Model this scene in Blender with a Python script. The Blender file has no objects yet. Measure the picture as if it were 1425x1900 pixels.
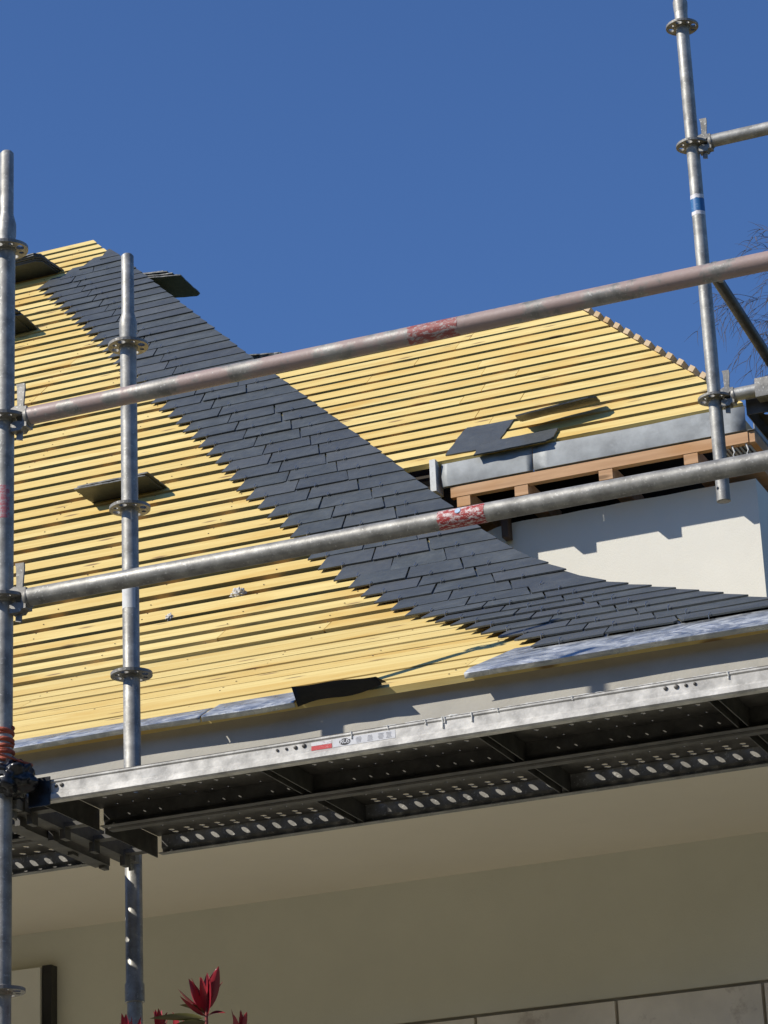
import bpy, bmesh, math, random
from mathutils import Vector, Matrix, noise
random.seed(7)
rad = math.radians
sc = bpy.context.scene
COL = sc.collection
V = Vector

# ------------------------------------------------------------------ tagging
def tag(o, label=None, cat=None, group=None, kind=None):
    if label: o['label'] = label
    if cat: o['category'] = cat
    if group: o['group'] = group
    if kind: o['kind'] = kind
    return o
def empty(name, loc, label, cat, group=None):
    o = bpy.data.objects.new(name, None); COL.objects.link(o)
    o.location = loc; o.empty_display_size = .1
    bpy.context.view_layer.update()
    return tag(o, label, cat, group)

# ------------------------------------------------------------------ mesh builder
class MB:
    def __init__(s): s.v = []; s.f = []; s.m = []
    def add(s, vs, fs, mi=0):
        b = len(s.v); s.v += [tuple(p) for p in vs]
        s.f += [tuple(b+i for i in f) for f in fs]; s.m += [mi]*len(fs)
    def hexa(s, p, mi=0):          # 8 points: bottom 4 (ccw), top 4
        s.add(p, [(3,2,1,0),(4,5,6,7),(0,1,5,4),(1,2,6,5),(2,3,7,6),(3,0,4,7)], mi)
    def box(s, lo, hi, mi=0, M=None):
        x0,y0,z0 = lo; x1,y1,z1 = hi
        p = [V((x0,y0,z0)),V((x1,y0,z0)),V((x1,y1,z0)),V((x0,y1,z0)),V((x0,y0,z1)),V((x1,y0,z1)),V((x1,y1,z1)),V((x0,y1,z1))]
        if M: p = [M @ q for q in p]
        s.hexa(p, mi)
    def prism(s, poly, a, b, mi=0):  # poly: list of points ; extruded by vectors a..b offset
        n = len(poly); A = [V(p)+V(a) for p in poly]; B = [V(p)+V(b) for p in poly]
        fs = [tuple(reversed(range(n))), tuple(range(n, 2*n))]
        for i in range(n): j = (i+1) % n; fs.append((i, j, n+j, n+i))
        s.add(A+B, fs, mi)
    def lathe(s, p0, axis, prof, n=20, mi=0, cap=True):   # prof: (dist, radius)
        ax = V(axis).normalized(); u = ax.orthogonal().normalized(); w = ax.cross(u)
        vs = []; fs = []
        for d, r in prof:
            for k in range(n):
                a = 2*math.pi*k/n; vs.append(V(p0)+ax*d+(u*math.cos(a)+w*math.sin(a))*r)
        for i in range(len(prof)-1):
            for k in range(n):
                j = (k+1) % n; fs.append((i*n+k, i*n+j, (i+1)*n+j, (i+1)*n+k))
        if cap:
            fs.append(tuple(reversed(range(n)))); L = (len(prof)-1)*n; fs.append(tuple(range(L, L+n)))
        s.add(vs, fs, mi)
    def tube(s, p0, p1, r, n=20, mi=0, r1=None, cap=True):
        d = V(p1)-V(p0); s.lathe(p0, d, [(0, r), (d.length, r if r1 is None else r1)], n, mi, cap)
    def path(s, pts, r, n=8, mi=0):
        pts = [V(p) for p in pts]; vs = []; fs = []
        u = None
        for i, p in enumerate(pts):
            t = (pts[min(i+1, len(pts)-1)]-pts[max(i-1, 0)]).normalized()
            u = t.orthogonal().normalized() if u is None else (u-t*u.dot(t)).normalized()
            w = t.cross(u); rr = r[i] if isinstance(r, (list, tuple)) else r
            for k in range(n):
                a = 2*math.pi*k/n; vs.append(p+(u*math.cos(a)+w*math.sin(a))*rr)
        for i in range(len(pts)-1):
            for k in range(n):
                j = (k+1) % n; fs.append((i*n+k, i*n+j, (i+1)*n+j, (i+1)*n+k))
        fs.append(tuple(reversed(range(n)))); L = (len(pts)-1)*n; fs.append(tuple(range(L, L+n)))
        s.add(vs, fs, mi)
    def holed(s, outer, inner, n, t, mi=0):   # flat cell with a hole: same-length loops; n normal, t thickness
        k = len(outer); N = V(n)*t
        vs = [V(p) for p in outer]+[V(p) for p in inner]+[V(p)-N for p in outer]+[V(p)-N for p in inner]
        fs = []
        for i in range(k):
            j = (i+1) % k
            fs += [(i, j, k+j, k+i), (2*k+j, 2*k+i, 3*k+i, 3*k+j), (k+i, k+j, 3*k+j, 3*k+i)]
        s.add(vs, fs, mi)
    def build(s, name, mats, parent=None, smooth=None, world=True):
        me = bpy.data.meshes.new(name); me.from_pydata(s.v, [], s.f); 
        if not isinstance(mats, (list, tuple)): mats = [mats]
        for m in mats: me.materials.append(m)
        me.polygons.foreach_set('material_index', s.m)
        me.update()
        if smooth:
            me.polygons.foreach_set('use_smooth', [True]*len(me.polygons)); me.set_sharp_from_angle(angle=rad(smooth))
        o = bpy.data.objects.new(name, me); COL.objects.link(o)
        if parent:
            o.parent = parent
            if world: o.matrix_parent_inverse = parent.matrix_world.inverted()
        return o
def recentre(o):      # put a one-mesh thing's origin at its own centre
    me = o.data; c = sum((v.co for v in me.vertices), V())/len(me.vertices)
    me.transform(Matrix.Translation(-c)); o.location = c
    return o

# ------------------------------------------------------------------ materials
class NT:
    def __init__(s, name):
        s.m = bpy.data.materials.new(name); s.m.use_nodes = True; s.t = s.m.node_tree
        s.b = s.t.nodes['Principled BSDF']; s.tc = s.t.nodes.new('ShaderNodeTexCoord')
    def n(s, typ, **k):
        x = s.t.nodes.new(typ)
        for a, b in k.items(): setattr(x, a, b)
        return x
    def l(s, a, b): s.t.links.new(a, b)
    def vec(s, scale=(1,1,1), rot=(0,0,0), isl=False, coord='Object'):
        mp = s.n('ShaderNodeMapping'); mp.inputs['Scale'].default_value = scale; mp.inputs['Rotation'].default_value = rot
        s.l(s.tc.outputs[coord], mp.inputs['Vector'])
        if isl:
            g = s.isl(); a = s.n('ShaderNodeVectorMath', operation='MULTIPLY_ADD')
            a.inputs[1].default_value = (37, 91, 53); s.l(g, a.inputs[0]); s.l(mp.outputs[0], a.inputs[2]); return a.outputs[0]
        return mp.outputs[0]
    def isl(s): return s.n('ShaderNodeNewGeometry').outputs['Random Per Island']
    def noise(s, v, scale=5, det=4, rough=.55, dist=0):
        x = s.n('ShaderNodeTexNoise'); x.inputs['Scale'].default_value = scale; x.inputs['Detail'].default_value = det
        x.inputs['Roughness'].default_value = rough; x.inputs['Distortion'].default_value = dist
        s.l(v, x.inputs['Vector']); return x.outputs['Fac']
    def ramp(s, f, stops):
        x = s.n('ShaderNodeValToRGB'); e = x.color_ramp.elements
        while len(e) < len(stops): e.new(.5)
        for i, (p, c) in enumerate(stops):
            e[i].position = p; e[i].color = (*c, 1) if isinstance(c, (tuple, list)) else (c, c, c, 1)
        s.l(f, x.inputs[0]); return x.outputs[0]
    def mix(s, f, a, b, mode='MIX'):
        x = s.n('ShaderNodeMix', data_type='RGBA', blend_type=mode)
        for sock, val in ((x.inputs[0], f), (x.inputs[6], a), (x.inputs[7], b)):
            if hasattr(val, 'links'): s.l(val, sock)
            elif isinstance(val, (int, float)): sock.default_value = val
            else: sock.default_value = (*val, 1)
        return x.outputs[2]
    def math(s, op, a, b=0.):
        x = s.n('ShaderNodeMath', operation=op)
        for i, val in enumerate((a, b)):
            if hasattr(val, 'links'): s.l(val, x.inputs[i])
            else: x.inputs[i].default_value = val
        return x.outputs[0]
    def col(s, c): 
        if hasattr(c, 'links'): s.l(c, s.b.inputs['Base Color'])
        else: s.b.inputs['Base Color'].default_value = (*c, 1)
    def rough(s, r, metal=None):
        if hasattr(r, 'links'): s.l(r, s.b.inputs['Roughness'])
        else: s.b.inputs['Roughness'].default_value = r
        if metal is not None: 
            if hasattr(metal, 'links'): s.l(metal, s.b.inputs['Metallic'])
            else: s.b.inputs['Metallic'].default_value = metal
    def bump(s, h, strength=.3, dist=.01):
        x = s.n('ShaderNodeBump'); x.inputs['Strength'].default_value = strength; x.inputs['Distance'].default_value = dist
        s.l(h, x.inputs['Height']); s.l(x.outputs[0], s.b.inputs['Normal'])

def m_galv(name, base=(.35,.34,.305), paint=None, pamt=.5, metal=.42, specks=.7):
    t = NT(name)
    v = t.vec(); n1 = t.noise(v, 22, 5, .6); n2 = t.noise(v, 140, 2, .5); n3 = t.noise(v, 5, 3)
    c = t.ramp(n1, [(.3, tuple(x*.62 for x in base)), (.5, base), (.72, tuple(min(1, x*1.45) for x in base))])
    c = t.mix(t.math('MULTIPLY', t.ramp(n2, [(.62, 0), (.7, 1)]), .6 if specks else .03), c, (.62,.61,.56))
    met = metal
    if paint:
        f = t.ramp(t.noise(v, 11, 6, .7), [(.62-pamt*.35, 0), (.72-pamt*.35, 1)])
        c = t.mix(t.math('MULTIPLY', f, .85), c, paint); met = t.math('MULTIPLY', t.math('SUBTRACT', 1.0, f), metal)
    spots = t.ramp(t.noise(v, 60, 3, .7), [(.70, 0), (.74, 1)])
    c = t.mix(t.math('MULTIPLY', spots, specks), c, (.66,.65,.6))
    t.col(c); t.rough(t.ramp(n3, [(.3, .44), (.7, .62)]), met)
    t.bump(t.math('ADD', n1, t.math('MULTIPLY', n2, .5)), .25, .002); return t.m
M = {}
M['galv'] = m_galv('galvanised_steel')
M['galv_dark'] = m_galv('shade_darkened_steel', (.085,.078,.065), metal=.2, specks=.0)  # plank and transom steel darkened in colour for the shade under the deck
M['galv_pink'] = m_galv('pinkish_painted_steel', (.36,.345,.31), (.40,.28,.245), .55)
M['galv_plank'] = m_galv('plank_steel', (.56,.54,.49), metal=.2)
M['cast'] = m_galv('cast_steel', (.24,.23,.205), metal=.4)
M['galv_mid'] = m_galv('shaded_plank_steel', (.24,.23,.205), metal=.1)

def m_wood(name, base, dark, knots=True, sc_=(1.4, 34, 34), bumps=.35):
    t = NT(name)
    v = t.vec(sc_, isl=True); g = t.noise(v, 1.0, 6, .6, .6); r = t.isl()
    c = t.mix(t.ramp(g, [(.32, 0), (.62, 1)]), dark, base)
    c = t.mix(t.math('MULTIPLY', r, .34), c, tuple(min(1, x*1.16) for x in base))
    r2 = t.math('FRACT', t.math('MULTIPLY', r, 17.3))
    c = t.mix(t.math('MULTIPLY', r2, .5), c, (base[0]*.82, base[1]*.68, base[2]*.42))
    big = t.noise(t.vec((2.2, 7, 7), isl=True), 1.0, 3)
    c = t.mix(t.ramp(big, [(.52, 0), (.70, .7)]), c, (base[0]*.80, base[1]*.62, base[2]*.35))
    if knots:
        vo = t.n('ShaderNodeTexVoronoi', feature='F1'); vo.inputs['Scale'].default_value = 1.0
        t.l(t.vec((3.3, 13, 13), isl=True), vo.inputs['Vector'])
        k = t.ramp(vo.outputs['Distance'], [(.07, 1), (.15, 0)])
        c = t.mix(t.math('MULTIPLY', k, .85), c, (.22,.12,.05))
        fl = t.ramp(t.noise(t.vec((9, 60, 60), isl=True), 1.0, 2), [(.70, 0), (.76, 1)])
        c = t.mix(t.math('MULTIPLY', fl, .5), c, (.35,.25,.12))
    t.col(c); t.rough(.75); t.bump(g, bumps, .003); return t.m
M['batten'] = m_wood('treated_batten_wood', (.82,.645,.25), (.64,.45,.14))
M['rafter'] = m_wood('rafter_wood', (.52,.33,.15), (.38,.22,.09))
M['orange_wood'] = m_wood('orange_board_wood', (.66,.40,.21), (.42,.22,.10))
M['pale_wood'] = m_wood('sawn_end_wood', (.84,.66,.44), (.74,.54,.32), False, (30, 30, 30))
def m_slate():
    t = NT('slate'); v = t.vec(isl=True); r = t.isl()
    n = t.noise(v, 9, 6, .65); n2 = t.noise(v, 45, 4, .6); 
    c = t.ramp(n, [(.3, (.054,.061,.060)), (.5, (.076,.085,.083)), (.72, (.115,.126,.122))])
    c = t.mix(t.math('MULTIPLY', r, .6), c, (.060,.066,.074))
    r2 = t.math('FRACT', t.math('MULTIPLY', r, 11.7)); c = t.mix(t.ramp(r2, [(.7, 0), (1, .5)]), c, (.110,.115,.116))
    sp = t.ramp(t.noise(v, 17, 5, .8), [(.66, 0), (.73, 1)])
    c = t.mix(t.math('MULTIPLY', sp, .5), c, (.19,.195,.20))
    t.col(c); t.rough(t.ramp(n2, [(.3, .42), (.7, .62)])); t.b.inputs['Specular IOR Level'].default_value = .55
    t.bump(t.math('ADD', n, t.math('MULTIPLY', n2, .6)), .55, .004); return t.m
M['slate'] = m_slate()
def m_plain(name, c, rough=.6, metal=0, vary=.15, scale=8, bump=.15, bs=60, dirt=None):
    t = NT(name); v = t.vec(); n = t.noise(v, scale, 5, .6)
    cc = t.ramp(n, [(.3, tuple(x*(1-vary) for x in c)), (.7, tuple(min(1, x*(1+vary)) for x in c))])
    if dirt:
        d = t.ramp(t.noise(v, dirt[0], 6, .7), [(dirt[1], 0), (dirt[1]+.12, 1)])
        cc = t.mix(t.math('MULTIPLY', d, dirt[2]), cc, dirt[3])
    t.col(cc); t.rough(rough, metal); t.bump(t.noise(v, bs, 4, .6), bump, .003); return t.m
M['render'] = m_plain('beige_wall_render', (.74,.71,.57), .85, vary=.05, scale=2.2, bump=.25, bs=180, dirt=(3.1, .62, .12, (.42,.33,.24)))
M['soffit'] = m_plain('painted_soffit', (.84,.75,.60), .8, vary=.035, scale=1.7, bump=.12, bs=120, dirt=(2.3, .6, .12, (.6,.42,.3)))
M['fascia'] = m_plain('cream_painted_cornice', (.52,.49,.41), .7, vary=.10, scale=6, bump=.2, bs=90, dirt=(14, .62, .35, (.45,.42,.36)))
M['white_render'] = m_plain('white_wall_render', (.88,.85,.74), .85, vary=.035, scale=3, bump=.3, bs=150, dirt=(5, .66, .10, (.6,.57,.48)))
M['stone'] = m_plain('limestone_cladding', (.82,.75,.63), .8, vary=.13, scale=5, bump=.4, bs=25, dirt=(9, .57, .5, (.33,.25,.19)))
M['joint'] = m_plain('stone_joint', (.40,.36,.28), .9)
M['zinc'] = m_plain('weathered_zinc', (.31,.325,.32), .58, .12, vary=.30, scale=9, bump=.12, bs=20, dirt=(6, .56, .45, (.50,.52,.52)))
M['dark'] = m_plain('attic_shade_dark', (.035,.028,.02), .9)  # near-black colour puts the attic shade into the sheets
M['black'] = m_plain('black_plastic', (.012,.012,.013), .28, vary=.3, bump=.3)
M['bitumen'] = m_plain('black_membrane', (.012,.012,.013), .75, bump=.4)
M['fluff'] = m_plain('grey_fluff', (.62,.60,.56), .95)
M['drip'] = m_plain('dried_paint_drips', (.66,.65,.60), .7, vary=.1, bump=.3)
M['white_trim'] = m_plain('white_painted_metal', (.72,.72,.68), .5, dirt=(30, .55, .4, (.3,.29,.25)))
M['shutter'] = m_plain('beige_shutter_paint', (.84,.81,.70), .5, vary=.03)
M['bark'] = m_plain('birch_twig_bark', (.13,.105,.095), .9, vary=.3, scale=3)
M['stem'] = m_plain('red_stem', (.24,.05,.04), .5)
M['orange_tape'] = m_plain('orange_strap', (.42,.095,.045), .6, vary=.3, scale=60, bump=.9, bs=120, dirt=(50, .6, .4, (.75,.35,.2)))
M['grass'] = m_plain('lawn', (.045,.06,.022), .9, vary=.3, scale=3)
M['hedge'] = m_plain('blocker_hedge_green', (.03,.042,.018), .9, vary=.5, scale=3, bump=1, bs=9)
M['rust'] = m_plain('rusty_nail_steel', (.10,.06,.035), .7)
M['grit'] = m_plain('pale_gravel_drive', (.27,.255,.205), .9, vary=.25, scale=20, bump=.5)
M['ink'] = m_plain('black_print', (.02,.02,.022), .5); M['paper'] = m_plain('white_label', (.70,.70,.70), .5, vary=.05, scale=40, dirt=(60, .62, .5, (.45,.45,.45)))
M['hook'] = m_plain('stainless_hook', (.55,.55,.55), .3, .9)
def m_flash():
    t = NT('shiny_zinc_flashing'); v = t.vec((1, 1, 1)); n = t.noise(v, 9, 6, .7, 1.2); n2 = t.noise(t.vec((5, 9, 9)), 1.3, 7, .7, 2.5)
    c = t.ramp(n, [(.34, (.36,.39,.41)), (.5, (.52,.54,.54)), (.68, (.84,.85,.83))])
    t.col(c); t.rough(t.ramp(n2, [(.3, .22), (.5, .36), (.66, .55)]), t.ramp(n2, [(.40, .8), (.60, .30)]))
    t.bump(t.math('ADD', t.noise(v, 5, 3), t.math('MULTIPLY', n, .4)), .5, .02); return t.m
M['flash'] = m_flash()
def m_sticker(name, ink, paper, scale, thr):
    t = NT(name); v = t.vec(); n = t.noise(t.vec((1, 2.2, 2.2)), scale, 6, .8)
    w = t.ramp(n, [(thr, 0), (thr+.04, 1)])
    t.col(t.mix(w, ink, paper)); t.rough(.5); return t.m
M['red_sticker'] = m_sticker('worn_red_label', (.40,.045,.04), (.72,.62,.58), 70, .50)
M['red_worn'] = m_sticker('rubbed_red_label', (.34,.09,.075), (.45,.40,.37), 55, .52)
M['blue_sticker'] = m_sticker('worn_blue_label', (.03,.15,.36), (.40,.55,.70), 60, .60)
M['white_sticker'] = m_sticker('worn_white_label', (.5,.42,.42), (.78,.76,.75), 60, .42)
M['pink_mark'] = m_sticker('pink_spray_mark', (.45,.13,.15), (.40,.36,.35), 40, .50)
M['red_print'] = m_sticker('red_label_print', (.62,.06,.06), (.75,.55,.53), 130, .57)
def m_leaf(name, c1, c2):
    t = NT(name); n = t.noise(t.vec(), 25, 4); r = t.isl()
    c = t.mix(r, c1, c2); c = t.mix(t.math('MULTIPLY', n, .4), c, tuple(x*.5 for x in c1))
    t.col(c); t.rough(.32); t.b.inputs['Transmission Weight'].default_value = 0
    t.b.inputs['Subsurface Weight'].default_value = 0; return t.m
M['red_leaf'] = m_leaf('red_photinia_leaf', (.30,.018,.030), (.46,.05,.06))
M['green_leaf'] = m_leaf('bronze_green_leaf', (.13,.11,.03), (.20,.19,.06))

# ------------------------------------------------------------------ camera
Zc = V((-612, 14150, -5370)).normalized(); Xc = V((14112, 2650, 5370)); Xc = (Xc-Zc*Xc.dot(Zc)).normalized(); Yc = Zc.cross(Xc)
cam = bpy.data.cameras.new('camera'); co = bpy.data.objects.new('camera', cam); COL.objects.link(co)
Rm = Matrix((Xc, Yc, Zc)).to_4x4(); co.matrix_world = Matrix.Translation((3.599, -6.251, 1.568)) @ Rm
cam.sensor_fit = 'VERTICAL'; cam.sensor_height = 24; cam.sensor_width = 18; cam.lens = 24*5370/1900; cam.clip_end = 2000; cam.clip_start = .05
sc.camera = co; sc.render.resolution_x = 768; sc.render.resolution_y = 1024

# ------------------------------------------------------------------ light
S = V((-1.1, -1.0, 0)).normalized(); EL = rad(38.5); S = V((S.x*math.cos(EL), S.y*math.cos(EL), math.sin(EL)))
sun = bpy.data.lights.new('sun', 'SUN'); sun.energy = 4.6; sun.angle = rad(.53); sun.color = (1, .95, .87)
so = bpy.data.objects.new('sun', sun); COL.objects.link(so); so.rotation_euler = S.to_track_quat('Z', 'Y').to_euler(); so.location = (0, 0, 20)
w = bpy.data.worlds.new('World'); sc.world = w; w.use_nodes = True
bg = w.node_tree.nodes['Background']; sky = w.node_tree.nodes.new('ShaderNodeTexSky'); sky.sky_type = 'NISHITA'; sky.sun_disc = False
sky.sun_elevation = EL; sky.sun_rotation = math.atan2(S.x, S.y); sky.altitude = 1500; sky.air_density = 1.5; sky.dust_density = 0; sky.ozone_density = 10
tint = w.node_tree.nodes.new('ShaderNodeMix'); tint.data_type = 'RGBA'; tint.blend_type = 'MULTIPLY'; tint.inputs[0].default_value = 1; tint.inputs[7].default_value = (.96, 1, 1.17, 1)
w.node_tree.links.new(sky.outputs[0], tint.inputs[6]); w.node_tree.links.new(tint.outputs[2], bg.inputs[0]); bg.inputs[1].default_value = .095
sc.view_settings.view_transform = 'Standard'; sc.view_settings.look = 'None'; sc.view_settings.exposure = 0; sc.view_settings.gamma = 1
sc.render.engine = 'CYCLES'; sc.cycles.max_bounces = 8; sc.cycles.diffuse_bounces = 4; sc.cycles.use_denoising = True

# ------------------------------------------------------------------ ground
mb = MB(); mb.add([(-900,-900,0),(900,-900,0),(900,900,0),(-900,900,0)], [(0,1,2,3)])
tag(mb.build('ground', M['grass']), kind='structure')
mb = MB(); mb.add([(-12,-9,.004),(9,-9,.004),(9,2.3,.004),(-12,2.3,.004)], [(0,1,2,3)])
tag(mb.build('driveway', M['grit']), kind='structure')

mb = MB()
def hedge(a, b, h, seed):
    a, b = V((*a, 0)), V((*b, 0)); d = (b-a); L = d.length; d.normalize(); nn = V((-d.y, d.x, 0)); n = int(L/.6); m = 12; vs = []; fs = []
    for i in range(n+1):
        for j in range(m+1):
            t = j/m; w_ = 1.3*(1-t**3)+.1; hh = h*(1+.28*noise.noise(V((i*.16, seed, 0))))
            p = a+d*L*i/n+nn*(w_+.7*noise.noise(V((i*.5, j*.7, seed)))+.3*noise.noise(V((i*1.7, j*1.9, seed)))); vs.append((p.x, p.y, hh*t))
    for i in range(n):
        for j in range(m): q = i*(m+1)+j; fs.append((q, q+m+1, q+m+2, q+1))
    mb.add(vs, fs)
hedge((-32, -17), (24, -17), 8.5, 1); hedge((-26, 12), (-26, -18), 7.5, 2); hedge((16, -18), (16, 14), 7, 3)  # added out of view to block sky light near the horizon
tag(mb.build('blocker_hedges', M['hedge']), 'unseen evergreen rows added round the garden to block low sky light', 'hedge', kind='stuff')

# ------------------------------------------------------------------ main roof profile
A28, A35, A42 = rad(28), rad(35), rad(42)
P = [(1.1, 4.02, A28), (2.257, 4.02+1.157*math.tan(A28), A35), (2.704, 4.02+1.157*math.tan(A28)+.447*math.tan(A35), A42)]
L0 = 1.157/math.cos(A28); L1 = .447/math.cos(A35); SMAX = L0+L1+(7.40-2.704)/math.cos(A42)
def at(s, h=0, nh=None):              # slope distance s, height h -> (y, z)
    if s < L0: y, z, a, d = *P[0], s
    elif s < L0+L1: y, z, a, d = *P[1], s-L0
    else: y, z, a, d = *P[2], s-L0-L1
    y0 = y+d*math.cos(a); z0 = z+d*math.sin(a)
    if nh is not None: a = nh
    return (y0-h*math.sin(a), z0+h*math.cos(a))
def ang(s): return A28 if s < L0 else A35 if s < L0+L1 else A42
HIP = [(1.1, 1.95), (1.83, 1.293), (2.316, .835), (2.652, .531), (2.954, .244), (3.763, -.464), (5.005, -1.573), (6.261, -2.675), (7.40, -3.67)]
def hipx(s):
    y = at(s)[0]
    for (y0, x0), (y1, x1) in zip(HIP, HIP[1:]):
        if y <= y1 or y1 == HIP[-1][0]: return x0+(x1-x0)*(y-y0)/(y1-y0)
G = .132                                 # slate gauge
XL = -8.2
house = empty('house', (-2, 2.72, 0), 'beige rendered house with half slated battened roof under scaffolding', 'house')

def board(mb, x0, x1, s0, wd, t, h0=0., a=None, jit=0., mi=0, hip=False):
    a = ang(s0+wd/2) if a is None else a
    y, z = at(s0+.0001); c, sn = math.cos(a), math.sin(a)
    def pt(x, ds, h): return (x, y+ds*c-h*sn, z+ds*sn+h*c)
    x1b = x1
    if hip: x1, x1b = hipx(s0)-.02, hipx(s0+wd)-.02
    j0, j1 = random.uniform(-jit, jit), random.uniform(-jit, jit)
    mb.hexa([pt(x0, j0, h0), pt(x1, j1, h0), pt(x1b, wd+j1, h0), pt(x0, wd+j0, h0),
             pt(x0, j0, h0+t), pt(x1, j1, h0+t), pt(x1b, wd+j1, h0+t), pt(x0, wd+j0, h0+t)], mi)
RX = [XL+.45*i for i in range(25)]       # rafter positions
def row_boards(mb, s0, wd, t, h0, jit):
    x = XL; xe = hipx(s0)-.02
    while x < xe:
        c = random.choice([q for q in RX if q > x+1.2] or [99])+.02
        if c > xe-.5:
            board(mb, x, xe, s0, wd, t, h0, jit=jit, hip=True); break
        c2 = min(c+random.choice((0, .45, .9, 1.35)), xe-.5)
        board(mb, x, c2, s0, wd, t, h0, jit=jit); x = c2+random.uniform(.002, .006)
# close boarding at the eave
eb = MB(); s = 0.0; i = 0
while s < L0-.02:
    if i in (5,): gap = .022
    else: gap = random.uniform(.012, .021)
    row_boards(eb, s, G-gap, .021, random.uniform(-.004, .002), .0015); s += G; i += 1
eb.build('eaves_boarding', M['batten'], house)
rb = MB(); ns = 0
while s < SMAX-.11:
    wd = random.uniform(.080, .090)
    row_boards(rb, s+.012, wd, .024, random.uniform(0, .002), .003); s += G; ns += 1
rb.build('roof_battens', M['batten'], house)
# rafters under the boards
rf = MB()
for x in RX:
    for (sa, sb) in ((.20, L0-.02), (L0+.02, L0+L1-.02), (L0+L1+.03, SMAX)):
        sb2 = sb
        while hipx(sb2) < x+.1 and sb2 > sa: sb2 -= .05
        if sb2 <= sa+.1: continue
        a = ang((sa+sb2)/2); (y0, z0), (y1, z1) = at(sa, 0, a), at(sb2, 0, a); n = V((0, -math.sin(a), math.cos(a)))
        p0, p1 = V((x, y0, z0)), V((x, y1, z1)); dx = V((.03, 0, 0))
        d, u = n*.13, n*.003
        rf.hexa([p0-dx-d, p0+dx-d, p1+dx-d, p1-dx-d, p0-dx-u, p0+dx-u, p1+dx-u, p1-dx-u])
rf.build('roof_rafters', M['rafter'], house)
nm = MB(); q = .066
while q < SMAX-.1:
    for x in RX:
        if x > -4.6 and x < hipx(q)-.1:
            for dq in (-.026, .026):
                if random.random() < .35: continue
                xx = x+random.uniform(-.012, .012); h = .0195 if q < L0 else .0265; y, z = at(q+dq+.004, h); a = ang(q)
                nm.lathe((xx, y, z), (0, -math.sin(a), math.cos(a)), [(0, .0034), (.0012, .0028)], 6)
    q += G
tag(nm.build('nail_heads', M['rust'], house), kind='stuff')
# added dark sheet standing for attic shade well below the battens, side hip slope and back slope
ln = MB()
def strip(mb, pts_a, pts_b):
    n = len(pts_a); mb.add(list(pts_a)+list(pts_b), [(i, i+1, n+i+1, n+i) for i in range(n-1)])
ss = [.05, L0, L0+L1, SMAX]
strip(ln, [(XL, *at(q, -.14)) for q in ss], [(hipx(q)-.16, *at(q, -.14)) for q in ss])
ln.build('attic_dark_sheet', M['dark'], house)
sd = MB(); al = math.radians(42)
def wingY(z): return 3.80+(z-5.82)/math.tan(A42)
for k in range(int(SMAX/G)):
    s0 = k*G+.02; y, z = at(s0); x = hipx(s0)-.015; z -= .02
    ye = 12 if z > 7.0 else (3.93 if z < 5.78 else wingY(z)-.03)
    if ye < y+.1: continue
    s1 = s0+.1; y1, z1 = at(s1); x1 = hipx(s1)-.015; z1 -= .02
    sd.hexa([(x, y+.03, z-.02), (x, ye, z-.02), (x1, ye, z1-.02), (x1, y1+.03, z1-.02), (x, y+.03, z), (x, ye, z), (x1, ye, z1), (x1, y1+.03, z1)])
sd.build('side_slope_battens', M['batten'], house)
sl = MB()
strip(sl, [(hipx(q)-.03, at(q)[0]+.02, at(q)[1]-.05) for q in ss], [(hipx(q)-.03, 12, at(q)[1]-.05) for q in ss])
yr, zr = at(SMAX)
sl.add([(XL, yr, zr-.02), (hipx(SMAX), yr, zr-.02), (hipx(SMAX), yr+5, zr-4.5), (XL, yr+5, zr-4.5)], [(0,1,2,3)])
sl.build('roof_underlay', M['bitumen'], house)

# ------------------------------------------------------------------ slates
W2 = .222
sm = MB(); hk = MB(); hkr = MB()
def slate(mb, poly, h0, h1, t=.0052, mi=0):   # poly: (x, s) corners lower-left, lower-right, upper-right, upper-left
    s0 = min(q[1] for q in poly); s1 = max(q[1] for q in poly); y0, z0 = at(s0+.002); a = ang(s0+.06)
    if s0 < L0 < s1 or s0 < L0+L1 < s1: a = math.atan2(at(s1)[1]-z0, at(s1)[0]-y0)
    c, sn = math.cos(a), math.sin(a); bot = []; top = []
    for x, q in poly:
        d = q-s0; h = h0+(h1-h0)*d/(s1-s0)
        if d < .02: h += random.uniform(-.0012, .0018)
        bot.append((x, y0+d*c-h*sn, z0+d*sn+h*c)); h += t; top.append((x, y0+d*c-h*sn, z0+d*sn+h*c))
    n = len(poly); fs = [tuple(reversed(range(n))), tuple(range(n, 2*n))]
    for i in range(n): j = (i+1) % n; fs.append((i, j, n+j, n+i))
    mb.add(bot+top, fs, mi)
K = 57; HL = .23
EDGE = [(0, 1.15), (.141, 1.051), (.48, .810), (.805, .584), (1.181, .310), (1.524, .051), (1.826, -.157), (2.068, -.345), (2.503, -.598), (2.714, -.752), (3.075, -.996), (3.551, -1.282),
        (4.184, -1.689), (4.575, -1.955), (5.058, -2.264), (5.572, -2.581), (6.207, -2.987), (6.847, -3.410), (7.39, -3.773), (9, -4.85)]
def edgex(q):
    for (s0, x0), (s1, x1) in zip(EDGE, EDGE[1:]):
        if q <= s1: return x0+(x1-x0)*(q-s0)/(s1-s0)
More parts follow.
